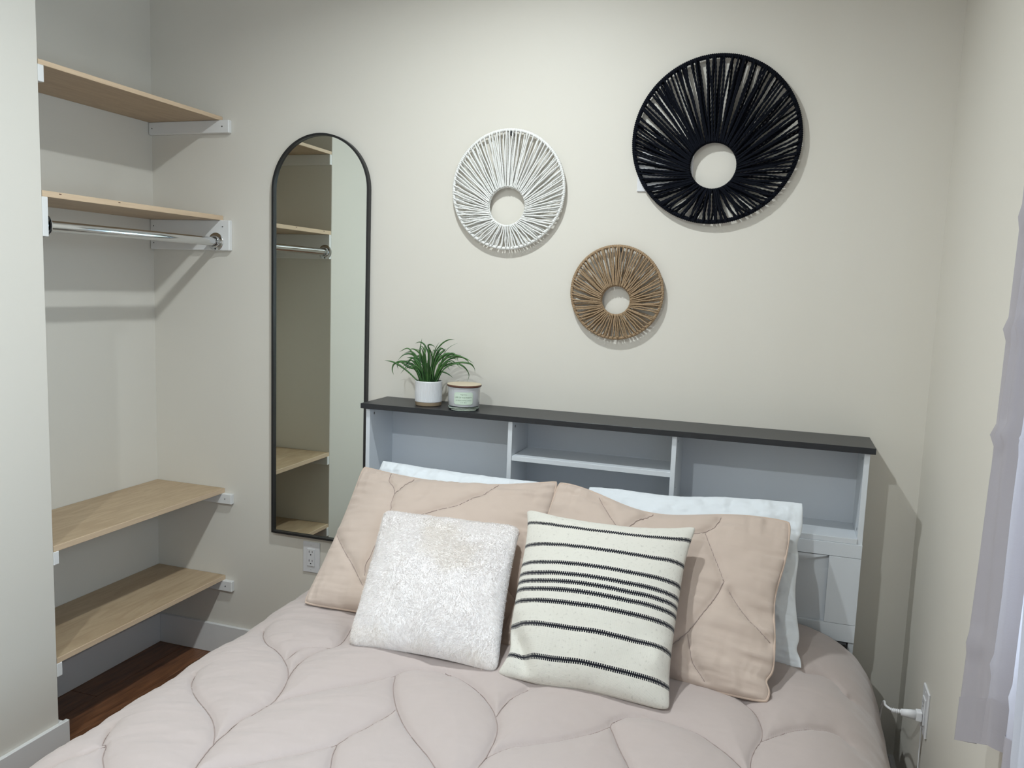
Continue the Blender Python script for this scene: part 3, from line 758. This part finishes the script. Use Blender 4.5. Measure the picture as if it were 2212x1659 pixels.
# ------------------------------------------------------------------ woven rings
def woven_ring(cx, cz, R, hz, r, N, cr, m, label, seed, ring_r, bunch, hook):
    t = empty('woven_ring', (cx, 0, cz - R), label, 'wall decor', 'woven ring wall decorations')
    yb, yf = -0.010, -0.026
    Rc = R - ring_r
    per = 2 * PI * Rc; nr = int(per / 0.0058); ns = nr * 4
    path = [(cx + Rc * math.cos(2 * PI * k / ns), -0.018, cz + Rc * math.sin(2 * PI * k / ns)) for k in range(ns)]
    rad = np.array([ring_r * (1 + 0.13 * math.cos(2 * PI * k / 4)) for k in range(ns)])
    v, f = tube_data(path, rad, n=10, closed=True); obj('outer_ring', v, f, m, t, True)
    rc = r + 0.0045
    nr = int(2 * PI * rc / 0.005); ns = nr * 4
    path = [(cx + rc * math.cos(2 * PI * k / ns), -0.019, hz + rc * math.sin(2 * PI * k / ns)) for k in range(ns)]
    rad = np.array([0.0045 * (1 + 0.15 * math.cos(2 * PI * k / 4)) for k in range(ns)])
    v, f = tube_data(path, rad, n=8, closed=True); obj('inner_ring', v, f, m, t, True)
    rr = random.Random(seed)
    for k in range(N):
        for layer in (0, 1):
            ph = 2 * PI * (k + 0.5 * layer) / N
            po = ph + rr.uniform(-bunch, bunch) * 2 * PI / N
            pin = ph + rr.uniform(-0.25, 0.25) * 2 * PI / N + (0.5 - layer) * 0.01
            ro = Rc - ring_r * 0.2; ri = r + 0.003
            a = np.array([cx + ro * math.cos(po), 0, cz + ro * math.sin(po)])
            b = np.array([cx + ri * math.cos(pin), 0, hz + ri * math.sin(pin)])
            L = np.linalg.norm(b - a); n = max(10, int(L / 0.0030))
            s = np.linspace(0, 1, n)
            P = a[None] * (1 - s[:, None]) + b[None] * s[:, None]
            d = (b - a) / L; side = np.array([-d[2], 0, d[0]])
            bend = rr.uniform(-1, 1) * 0.0035 * bunch * 2.2
            P += side[None] * (bend * np.sin(PI * s) + 0.0006 * np.sin(2 * PI * s * rr.uniform(1, 3) + rr.uniform(0, 6)))[:, None]
            yo = (-0.018 - ring_r * 0.95 - cr * 0.3) if layer == 0 else (-0.018 + ring_r * 0.7)
            yi = (-0.0235 - cr * 0.25 - 0.0016 * (k % 2)) if layer == 0 else (-0.0155)
            P[:, 1] = yo * (1 - s) + yi * s
            vv, ff = tube_data(P, cr, n=7, lobes=2, pitch=0.0125 * (cr / 0.003), amp=0.17)
            obj('cord', vv, ff, m, t, True)
    if hook:
        x = cx + 0.005; z = cz + R - 0.019
        obj('hook', [(x - 0.006, -0.024, z + 0.008), (x + 0.006, -0.024, z + 0.008), (x + 0.005, -0.024, z - 0.003), (x, -0.024, z), (x - 0.005, -0.024, z - 0.002),
             (x - 0.006, 0, z + 0.008), (x + 0.006, 0, z + 0.008), (x + 0.005, 0, z - 0.003), (x, 0, z), (x - 0.005, 0, z - 0.002)],
            [(0, 1, 2, 3, 4), (9, 8, 7, 6, 5)] + [(k, 5 + k, 5 + (k + 1) % 5, (k + 1) % 5) for k in range(5)], M['dark'], t)
woven_ring(2.083, 1.933, 0.2475, 1.857, 0.0665, 96, 0.0031, M['rope_black'], 'largest woven ring, black rope, at the upper right of the wall', 5, 0.0065, 0.85, False)
woven_ring(1.437, 1.789, 0.1935, 1.7355, 0.0590, 80, 0.0023, M['rope_white'], 'white woven rope ring between the mirror and the black ring', 6, 0.0052, 0.35, True)
woven_ring(1.810, 1.471, 0.1490, 1.4465, 0.0435, 70, 0.00225, M['rope_brown'], 'smallest woven ring, brown jute rope, below the other two', 7, 0.0050, 0.35, True)

# ------------------------------------------------------------------ bed
t = empty('bed', (1.78, -1.15, 0), 'queen bed with mattress on a black metal frame, under the beige comforter', 'bed')
bm = bmesh.new(); bm_box(bm, (1.075, -2.04, 0.29), (2.485, -0.215, 0.515), 0.05, 4)
bm_obj('mattress', bm, M['white_cotton'], t, True)
bm = bmesh.new()
for x in (1.09, 1.77, 2.44): bm_box(bm, (x, -2.03, 0.25), (x + 0.035, -0.22, 0.285))
for y in (-2.03, -1.15, -0.25): bm_box(bm, (1.09, y, 0.252), (2.475, y + 0.035, 0.288))
bm_obj('frame', bm, M['black_metal'], t)
for x in (1.09, 2.45):
    for y in (-2.03, -1.15, -0.255):
        box('leg', (x, y, 0.0), (x + 0.03, y + 0.03, 0.25), M['black_metal'], t)
for x in (1.045, 2.520): box('head_bracket', (x, -0.208, 0.2), (x + 0.026, -0.192, 0.52), M['black_metal'], t)
box('cross_bar', (1.045, -0.222, 0.255), (2.546, -0.208, 0.285), M['black_metal'], t)

PROF = [(0.915, 0.13), (0.925, 0.26), (0.950, 0.40), (0.992, 0.487), (1.06, 0.535), (1.16, 0.553), (1.45, 0.558), (1.78, 0.560), (2.10, 0.558), (2.36, 0.553), (2.46, 0.537), (2.535, 0.495), (2.585, 0.43), (2.612, 0.34), (2.625, 0.22), (2.630, 0.12)]
pp = catmull([(x, 0, z) for x, z in PROF], 1200)[:, [0, 2]]
al = np.concatenate([[0], np.cumsum(np.hypot(*np.diff(pp, axis=0).T))])
al = al - np.interp(1.78, pp[:, 0], al) + 1.78
DX = 0.0045
Ug = np.arange(al[0], al[-1], DX); Yg = -np.arange(0.214, 2.13, DX)
px_, pz_ = np.interp(Ug, al, pp[:, 0]), np.interp(Ug, al, pp[:, 1])
tx, tz = np.gradient(px_), np.gradient(pz_); tl = np.hypot(tx, tz); nx, nz = -tz / tl, tx / tl
U2, Y2 = np.meshgrid(Ug, Yg, indexing='ij')
D = seg_dist(U2, Y2, [[tuple(p[:2]) for p in catmull([(a, b, 0) for a, b in pl], len(pl) * 4)] for pl in SEAMS])
hang = np.clip((0.46 - pz_) / 0.25, 0, 1)[:, None] * np.ones_like(U2)
right = (U2 > 1.78).astype(float)
H = 0.0045 * (1 - np.exp(-(D / 0.0050) ** 2)) + 0.011 * (1 - np.exp(-D / 0.024)) + 0.010 * (1 - np.exp(-D / 0.09)) + 0.004 * np.clip(D / 0.2, 0, 1)
H += 0.006 * fbm(U2 * 5, Y2 * 5, 3, 3) * (1 - np.exp(-D / 0.05))
H += 0.0042 * (1 - np.exp(-D / 0.02)) * fbm(U2 * 9 + Y2 * 5, Y2 * 34 - U2 * 14, 9, 3) * (0.35 + 0.65 * np.clip((1.75 - U2) / 0.5, 0, 1))
H += 0.0022 * np.exp(-D / 0.045) * (1 - np.exp(-D / 0.008)) * fbm(U2 * 45, Y2 * 45, 21, 2)
H += hang * (0.012 * fbm(U2 * 1.5, Y2 * 9, 31, 3) + 0.004 * fbm(U2 * 4, Y2 * 24, 33, 2))
# the hanging head corner on the right draws in towards the mattress
drawin = np.clip((-0.35 - Y2) * -1, 0, 1)
Zs = -0.012 * np.exp(-((Y2 + 0.2) / 0.12) ** 2) * (1 - hang)
foot = np.clip((-Y2 - 2.03) / 0.1, 0, 1); Zs = Zs - 0.12 * foot ** 2
# the pillows press the quilt down a little
def press(x0, x1, y, w, dep):
    m_ = 1 / (1 + np.exp(-(U2 - x0) / 0.02)) * 1 / (1 + np.exp((U2 - x1) / 0.02))
    return dep * m_ * np.exp(-((Y2 - y) / w) ** 2)
Zs = Zs - press(1.10, 2.35, -0.60, 0.16, 0.012)
vs = np.stack([px_[:, None] + nx[:, None] * H, Y2, pz_[:, None] + nz[:, None] * H + Zs], -1).reshape(-1, 3)
nu, nv = U2.shape
idx = np.arange(nu * nv).reshape(nu, nv)
q = np.stack([idx[:-1, :-1], idx[:-1, 1:], idx[1:, 1:], idx[1:, :-1]], -1).reshape(-1, 4)
cf = obj('comforter', vs, q.tolist(), M['comforter'], None, True)
setp(cf, 'pinkish beige quilted comforter with stitched leaf curves, spread over the bed', 'comforter')
def on_grid(G, fi, fj):
    fi = np.clip(fi, 0, G.shape[0] - 1.001); fj = np.clip(fj, 0, G.shape[1] - 1.001)
    i, j = fi.astype(int), fj.astype(int); a, b = (fi - i)[:, None], (fj - j)[:, None]
    return (G[i, j] * (1 - a) + G[i + 1, j] * a) * (1 - b) + (G[i, j + 1] * (1 - a) + G[i + 1, j + 1] * a) * b
G3 = vs.reshape(nu, nv, 3)
tv, tf = [], []
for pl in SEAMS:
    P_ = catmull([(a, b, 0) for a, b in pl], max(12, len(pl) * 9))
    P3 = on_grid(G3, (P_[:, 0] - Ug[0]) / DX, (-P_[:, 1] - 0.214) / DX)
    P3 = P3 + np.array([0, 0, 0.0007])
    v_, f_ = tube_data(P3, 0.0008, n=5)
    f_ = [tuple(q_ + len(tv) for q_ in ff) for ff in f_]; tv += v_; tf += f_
st = obj('shaded_stitching', tv, tf, M['thread'], cf, True); st['kind'] = 'stuff'  # quilt stitches; their dark colour doubles as painted crease shade
sm = cf.modifiers.new('Thickness', 'SOLIDIFY'); sm.thickness = 0.012; sm.offset = -1

# ------------------------------------------------------------------ pillows
def pillow_fn(TL, TR, BL, BR, pin, front_dir=(0, -1, 0.3), rnd=0.045):
    TL, TR, BL, BR = [np.array(v, float) for v in (TL, TR, BL, BR)]
    n = np.cross(BR - BL, TL - BL); n /= np.linalg.norm(n)
    if np.dot(n, front_dir) < 0: n = -n
    def base(s, t):
        pl, pr, ptp, pb = pin
        px1 = np.where(s < 0, pl(t), pr(t)); py1 = np.where(t < 0, pb(s), ptp(s))
        s2 = s * (1 - px1 * np.abs(s) ** 1.0); t2 = t * (1 - py1 * np.abs(t) ** 1.0)
        k_ = 1 - rnd * (s * s * t * t) ** 7
        s2 = s2 * k_; t2 = t2 * k_
        a = ((s2 + 1) / 2)[..., None]; b = ((t2 + 1) / 2)[..., None]
        return (BL * (1 - a) + BR * a) * (1 - b) + (TL * (1 - a) + TR * a) * b
    return base, n

def pin_std(p, e=2.0):
    return lambda t: p * (1 - np.abs(t) ** e)

def pillow_mesh(base, n, Hf, Hb, N=96, pw=0.5, seams=None, sd=0.012, wr=0.004, wf=6, seed=1, edge_wr=0.006, edge_f=14, sag=0.15, extra=None, aspect=1.0):
    q = np.linspace(-1, 1, N + 1); sx = np.sin(q * PI / 2)
    S, T = np.meshgrid(sx, sx, indexing='ij')
    def side(Hh, front):
        c = np.clip((1 - S ** 2), 0, 1) ** pw * np.clip((1 - T ** 2), 0, 1) ** pw
        h = Hh * c * (1 - sag * T)
        ins = np.clip(c * 2.2, 0, 1)
        if front:
            h = h + wr * fbm(S * wf * 0.5 * aspect + 3, T * wf * 0.5 + 5, seed, 4) * ins
            es = np.exp(-(1 - np.abs(S)) * aspect / 0.30); et = np.exp(-(1 - np.abs(T)) / 0.22)
            h = h + edge_wr * es * ins * fbm(S * 2.0 + 9, T * edge_f * 0.5, seed + 11, 3)
            h = h + edge_wr * 0.8 * et * ins * fbm(S * edge_f * 0.5 * aspect, T * 2.0 + 4, seed + 17, 3)
            if seams:
                D = seg_dist(S * aspect, T, [[(a * aspect, b) for a, b in pl] for pl in seams])
                h = h - sd * np.exp(-D / 0.055) * ins - sd * 0.35 * np.exp(-(D / 0.015) ** 2) * ins
            if extra is not None: h = h + extra(S, T) * ins
        return h
    B = base(S, T)
    F = B + n * side(Hf, True)[..., None]
    K = B - n * side(Hb, False)[..., None]
    m = N + 1
    vF = F.reshape(-1, 3); inner = np.zeros((m, m), bool); inner[1:-1, 1:-1] = True
    vK = K.reshape(-1, 3)[inner.ravel()]
    iF = np.arange(m * m).reshape(m, m)
    iK = iF.copy(); iK[inner] = m * m + np.arange(inner.sum())
    q1 = np.stack([iF[:-1, :-1], iF[1:, :-1], iF[1:, 1:], iF[:-1, 1:]], -1).reshape(-1, 4)
    q2 = np.stack([iK[:-1, :-1], iK[:-1, 1:], iK[1:, 1:], iK[1:, :-1]], -1).reshape(-1, 4)
    Q = np.arcsin(np.clip(S, -1, 1)) / (PI / 2)
    uv = np.stack([(0.45 * S + 0.55 * Q + 1) / 2, (T + 1) / 2], -1).reshape(-1, 2)
    uvs = np.concatenate([uv, uv[inner.ravel()]])
    # cloth-true stripe coordinate: arc length instead of projected
    return np.concatenate([vF, vK]), q1.tolist() + q2.tolist(), uvs, F, (S, T)

def border(base, N=60, out=0.0):
    c = np.linspace(-1, 1, N)
    one = np.ones(N)
    segs = [(c, -one), (one, c), (-c, one), (-one, -c)]
    P = np.concatenate([base(s, t)[:-1] for s, t in segs])
    return P

def sham(label, C4, pin, seams, seed, Hf, Hb, group, extra=None):
    base, n = pillow_fn(*C4, pin, rnd=0.018)
    cc = (np.array(C4[2]) + np.array(C4[3])) / 2
    t = empty('pillow_sham', cc, label, 'pillow', group)
    v, f, uv, F, _ = pillow_mesh(base, n, Hf, Hb, 110, 0.42, seams, 0.012, 0.008, 5, seed, 0.014, 30, 0.18, aspect=1.3, extra=extra)
    obj('cushion', v, f, M['sham'], t, True, uv)
    tv, tf = [], []
    m1 = F.shape[0] - 1
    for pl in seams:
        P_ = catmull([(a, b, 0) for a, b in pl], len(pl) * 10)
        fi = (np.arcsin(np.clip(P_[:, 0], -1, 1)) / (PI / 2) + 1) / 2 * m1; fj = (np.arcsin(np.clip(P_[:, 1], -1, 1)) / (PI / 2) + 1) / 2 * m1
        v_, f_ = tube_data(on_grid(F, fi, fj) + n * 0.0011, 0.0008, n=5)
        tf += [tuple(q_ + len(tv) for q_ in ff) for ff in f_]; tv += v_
    st = obj('shaded_stitching', tv, tf, M['thread'], t, True); st['kind'] = 'stuff'  # sham stitches, crease shade put into the thread colour
    P = border(base, 90)
    vv, ff = tube_data(P, 0.0036, n=8, closed=True)
    obj('piping', vv, ff, M['piping'], t, True)
    return t

# white pillows at the back
def white_pillow(label, C4, pin, seed, Hf, Hb):
    base, n = pillow_fn(*C4, pin, rnd=0.008)
    v, f, uv, F, _ = pillow_mesh(base, n, Hf, Hb, 130, 0.45, None, 0, 0.011, 9, seed, 0.014, 20, 0.15, aspect=1.3,
        extra=lambda S, T: -0.005 * np.abs(fbm(S * 9 + T * 4, T * 5 - S * 2, seed + 3, 3)))
    o = obj('white_pillow', v, f, M['white_cotton'], None, True, uv)
    setp(o, label, 'pillow', 'white pillows behind the beige shams')
    return o
white_pillow('plain white pillow on the left, against the headboard behind a beige sham', [(1.120, -0.245, 0.905), (1.68, -0.245, 0.893), (1.09, -0.50, 0.575), (1.73, -0.50, 0.575)],
             (pin_std(0.02), pin_std(0.02), pin_std(0.03), pin_std(0.01)), 41, 0.055, 0.030)
def wr_pin(t): return 0.06 * np.exp(-((t + 0.15) / 0.55) ** 2) + 0.03 * np.exp(-((t - 0.45) / 0.12) ** 2) + 0.03 * np.exp(-((t + 0.80) / 0.09) ** 2)
white_pillow('plain white pillow on the right, sticking out past the beige sham', [(1.80, -0.235, 0.893), (2.402, -0.245, 0.918), (1.78, -0.50, 0.575), (2.423, -0.512, 0.565)],
             (pin_std(0.02), wr_pin, lambda s: 0.05 * np.exp(-((s + 0.2) / 0.35) ** 2), pin_std(0.01)), 42, 0.050, 0.035)
G = 'quilted beige pillow shams'
sham('quilted beige pillow sham on the left, behind the white furry cushion',
     [(1.084, -0.305, 0.893), (1.722, -0.300, 0.915), (1.092, -0.656, 0.572), (1.735, -0.650, 0.572)],
     (pin_std(0.035), pin_std(0.02), pin_std(0.15), pin_std(0.02)), SHAM_L, 51, 0.060, 0.050, G)
def rp(t): return 0.05 * np.exp(-((t - 0.05) / 0.38) ** 2) + 0.035 * np.exp(-((t + 0.80) / 0.07) ** 2)
sham('quilted beige pillow sham on the right, behind the striped cushion',
     [(1.734, -0.335, 0.922), (2.372, -0.345, 0.887), (1.690, -0.700, 0.572), (2.346, -0.727, 0.566)],
     (pin_std(0.02), rp, lambda s: 0.20 * np.exp(-((s + 0.12) / 0.55) ** 2) * (1 - s ** 4), pin_std(0.015)), SHAM_R, 52, 0.056, 0.050, G,
     lambda S, T: 0.0085 * fbm(S * 1.6 + 2, T * 7.5 + S * 1.2, 77, 3) * np.clip((S - 0.05) / 0.35, 0, 1) * np.clip((0.45 - T) / 0.3, 0, 1))

# striped cushion
def lp(t): return 0.10 * (1 - t ** 6) + 0.05 * np.exp(-((t + 0.74) / 0.16) ** 2)
base, n = pillow_fn((1.690, -0.525, 0.886), (2.152, -0.525, 0.900), (1.736, -0.862, 0.577), (2.148, -0.868, 0.573), (lp, pin_std(0.10, 4), lambda s: 0.125 * (1 - (s - 0.1) ** 2 / 1.21) * (1 - s ** 8), lambda s: 0.04 * (1 - s * s) - 0.03 * np.exp(-((s + 0.35) / 0.3) ** 2)))
def ex(S, T):
    # folded corner at lower left
    return -0.022 * np.exp(-(((S + 0.80) * 0.8 + (T + 0.72) * 0.6) / 0.10) ** 2) * np.exp(-(((S + 0.80) * 0.6 - (T + 0.72) * 0.8) / 0.35) ** 2) + 0.010 * np.exp(-(((S - 0.86) ** 2 + (T + 0.6) ** 2) / 0.02))
v, f, uv, F, ST = pillow_mesh(base, n, 0.066, 0.030, 120, 0.44, None, 0, 0.004, 4, 61, 0.006, 12, 0.12, extra=ex)
o = obj('striped_cushion', v, f, M['stripe'], None, True, uv)
setp(o, 'cream woven cushion with black zigzag stripes, in front on the right', 'cushion')

# furry cushion
base, n = pillow_fn((1.262, -0.505, 0.822), (1.677, -0.505, 0.827), (1.345, -0.852, 0.576), (1.742, -0.852, 0.578), (pin_std(0.045), pin_std(0.045), pin_std(0.05), pin_std(0.06)))
def exf(S, T):
    a = fbm(S * 16 + T * 6, T * 22 - S * 6, 71, 3); b = fbm(S * 6, T * 6, 72, 2)
    return 0.0022 * np.abs(a) * (0.5 + 0.9 * np.clip(b + 0.3, 0, 1)) + 0.004 * b
v, f, uv, F, ST = pillow_mesh(base, n, 0.074, 0.030, 200, 0.42, None, 0, 0.003, 5, 62, 0.003, 12, 0.10, extra=exf)
ft = empty('furry_cushion', (1.54, -0.85, 0.577), 'white furry square cushion, in front on the left', 'cushion')
o = obj('cushion', v, f, M['fur'], ft, True, uv)
rn = np.random.RandomState(5)
S, T = ST
gu = np.gradient(F, axis=0); gv = np.gradient(F, axis=1)
Nn = np.cross(gu, gv); Nn /= np.linalg.norm(Nn, axis=2)[..., None] + 1e-12
if Nn[100, 100].dot(n) < 0: Nn = -Nn
gu /= np.linalg.norm(gu, axis=2)[..., None] + 1e-12; gv /= np.linalg.norm(gv, axis=2)[..., None] + 1e-12
K = 110000
mm = F.shape[0]
# area-even sampling in S,T
ii = np.clip(((np.arcsin(rn.uniform(-1, 1, K)) / (PI / 2) + 1) / 2 * (mm - 1)), 0, mm - 1.001)
jj = np.clip(((np.arcsin(rn.uniform(-1, 1, K)) / (PI / 2) + 1) / 2 * (mm - 1)), 0, mm - 1.001)
i0 = ii.astype(int); j0 = jj.astype(int); fi = (ii - i0)[:, None]; fj = (jj - j0)[:, None]
def bl(A): return (A[i0, j0] * (1 - fi) + A[i0 + 1, j0] * fi) * (1 - fj) + (A[i0, j0 + 1] * (1 - fi) + A[i0 + 1, j0 + 1] * fi) * fj
P0, Nk, Gu, Gv = bl(F), bl(Nn), bl(gu), bl(gv)
sx, sy = ii / mm, jj / mm
ang = fbm(sx * 5, sy * 5, 81, 2) * 2.2 - 1.4
dirv = Nk * 0.80 + (Gu * np.cos(ang)[:, None] + Gv * np.sin(ang)[:, None]) * 0.85 + rn.normal(0, 0.11, (K, 3))
dirv /= np.linalg.norm(dirv, axis=1)[:, None]
ln = rn.uniform(0.0035, 0.0065, K)[:, None]
sd_ = np.cross(dirv, rn.normal(0, 1, (K, 3))); sd_ /= np.linalg.norm(sd_, axis=1)[:, None]
wd = 0.00045
vs = np.stack([P0 - sd_ * wd, P0 + sd_ * wd, P0 + dirv * ln * 0.6 - Nk * 0.0 + sd_ * wd * 0.6, P0 + dirv * ln - Nk * ln * 0.12], 1).reshape(-1, 3)
b4 = np.arange(K) * 4
fs = np.concatenate([np.stack([b4, b4 + 1, b4 + 2], 1), np.stack([b4, b4 + 2, b4 + 3], 1)])
o = obj('fur_pile', vs, fs.tolist(), M['fur_pile'], ft, False)
o['kind'] = 'stuff'

# ------------------------------------------------------------------ curtains
def curtain(name, label, y0f, y1, x0, amp, waves, z0f, z1, m, seed, group, ny=120, nz=80):
    vs, fs = [], []
    for j in range(nz + 1):
        b = j / nz
        for i in range(ny + 1):
            a = i / ny
            zb = z0f(a); z = zb + (z1 - zb) * b
            ys = y0f(z); y = ys + (y1 - ys) * a
            ph = 2 * PI * waves * a
            x = x0 + amp * (math.sin(ph + 0.5 * math.sin(1.3 * z + seed)) * (0.8 + 0.2 * math.sin(3 * z)) + 0.35 * math.sin(2.3 * ph + seed + 2 * z))
            vs.append((x, y, z))
    nx_ = ny + 1
    for j in range(nz):
        for i in range(ny):
            a = j * nx_ + i
            fs.append((a, a + 1, a + nx_ + 1, a + nx_))
    V = np.array(vs)
    # horizontal packing creases
    for (zc, d) in ((1.62, 0.006), (1.44, 0.007), (1.27, 0.008), (0.93, 0.007)):
        yy = (V[:, 1] + 1.1)
        V[:, 0] -= d * np.exp(-((V[:, 2] - zc + 0.12 * yy) / 0.006) ** 2) * np.exp(-(yy / 0.35) ** 2)
    t = empty(name, (x0, (y0f(1) + y1) / 2, z0f(0)), label, 'curtain', group)
    c = obj('cloth', V, fs, m, t, True)
    # hem band: second layer of cloth along the bottom
    hv, hf = [], []
    for i in range(ny + 1):
        for j in (0, 4):
            p = V[j * nx_ + i]; hv.append((p[0] - 0.0015, p[1], p[2]))
    for i in range(ny): hf.append((2 * i, 2 * i + 2, 2 * i + 3, 2 * i + 1))
    obj('hem', hv, hf, m, t, True)
    return t
def edge1(z): return np.interp(z, [0.72, 1.2, 1.62, 2.3], [-1.036, -1.043, -1.093, -1.13])
curtain('curtain', 'lilac-grey sheer curtain hanging against the right wall', edge1, -1.74, 2.662, 0.020, 5.5, lambda a: 0.715 + 0.12 * min(a * 3, 1), 2.28, M['curtain_lilac'], 1.0, 'window curtains')
curtain('curtain', 'white sheer curtain panel at the lower right, in front of the lilac one', lambda z: np.interp(z, [0.7, 1.2, 2.3], [-1.61, -1.575, -1.56]), -1.90, 2.596, 0.014, 5, lambda a: 0.66, 2.28, M['curtain_white'], 2.2, 'window curtains')
t = empty('curtain_rod', (2.63, -1.8, 2.28), 'white curtain rod above the window, holding both curtains', 'curtain rod')
tube('pole', [(2.63, -1.0, 2.29), (2.63, -2.7, 2.29)], 0.011, M['trim'], t, n=16)
for y in (-1.03, -2.65):
    box('bracket', (2.625, y - 0.01, 2.275), (XR, y + 0.01, 2.305), M['trim'], t, 0.002)
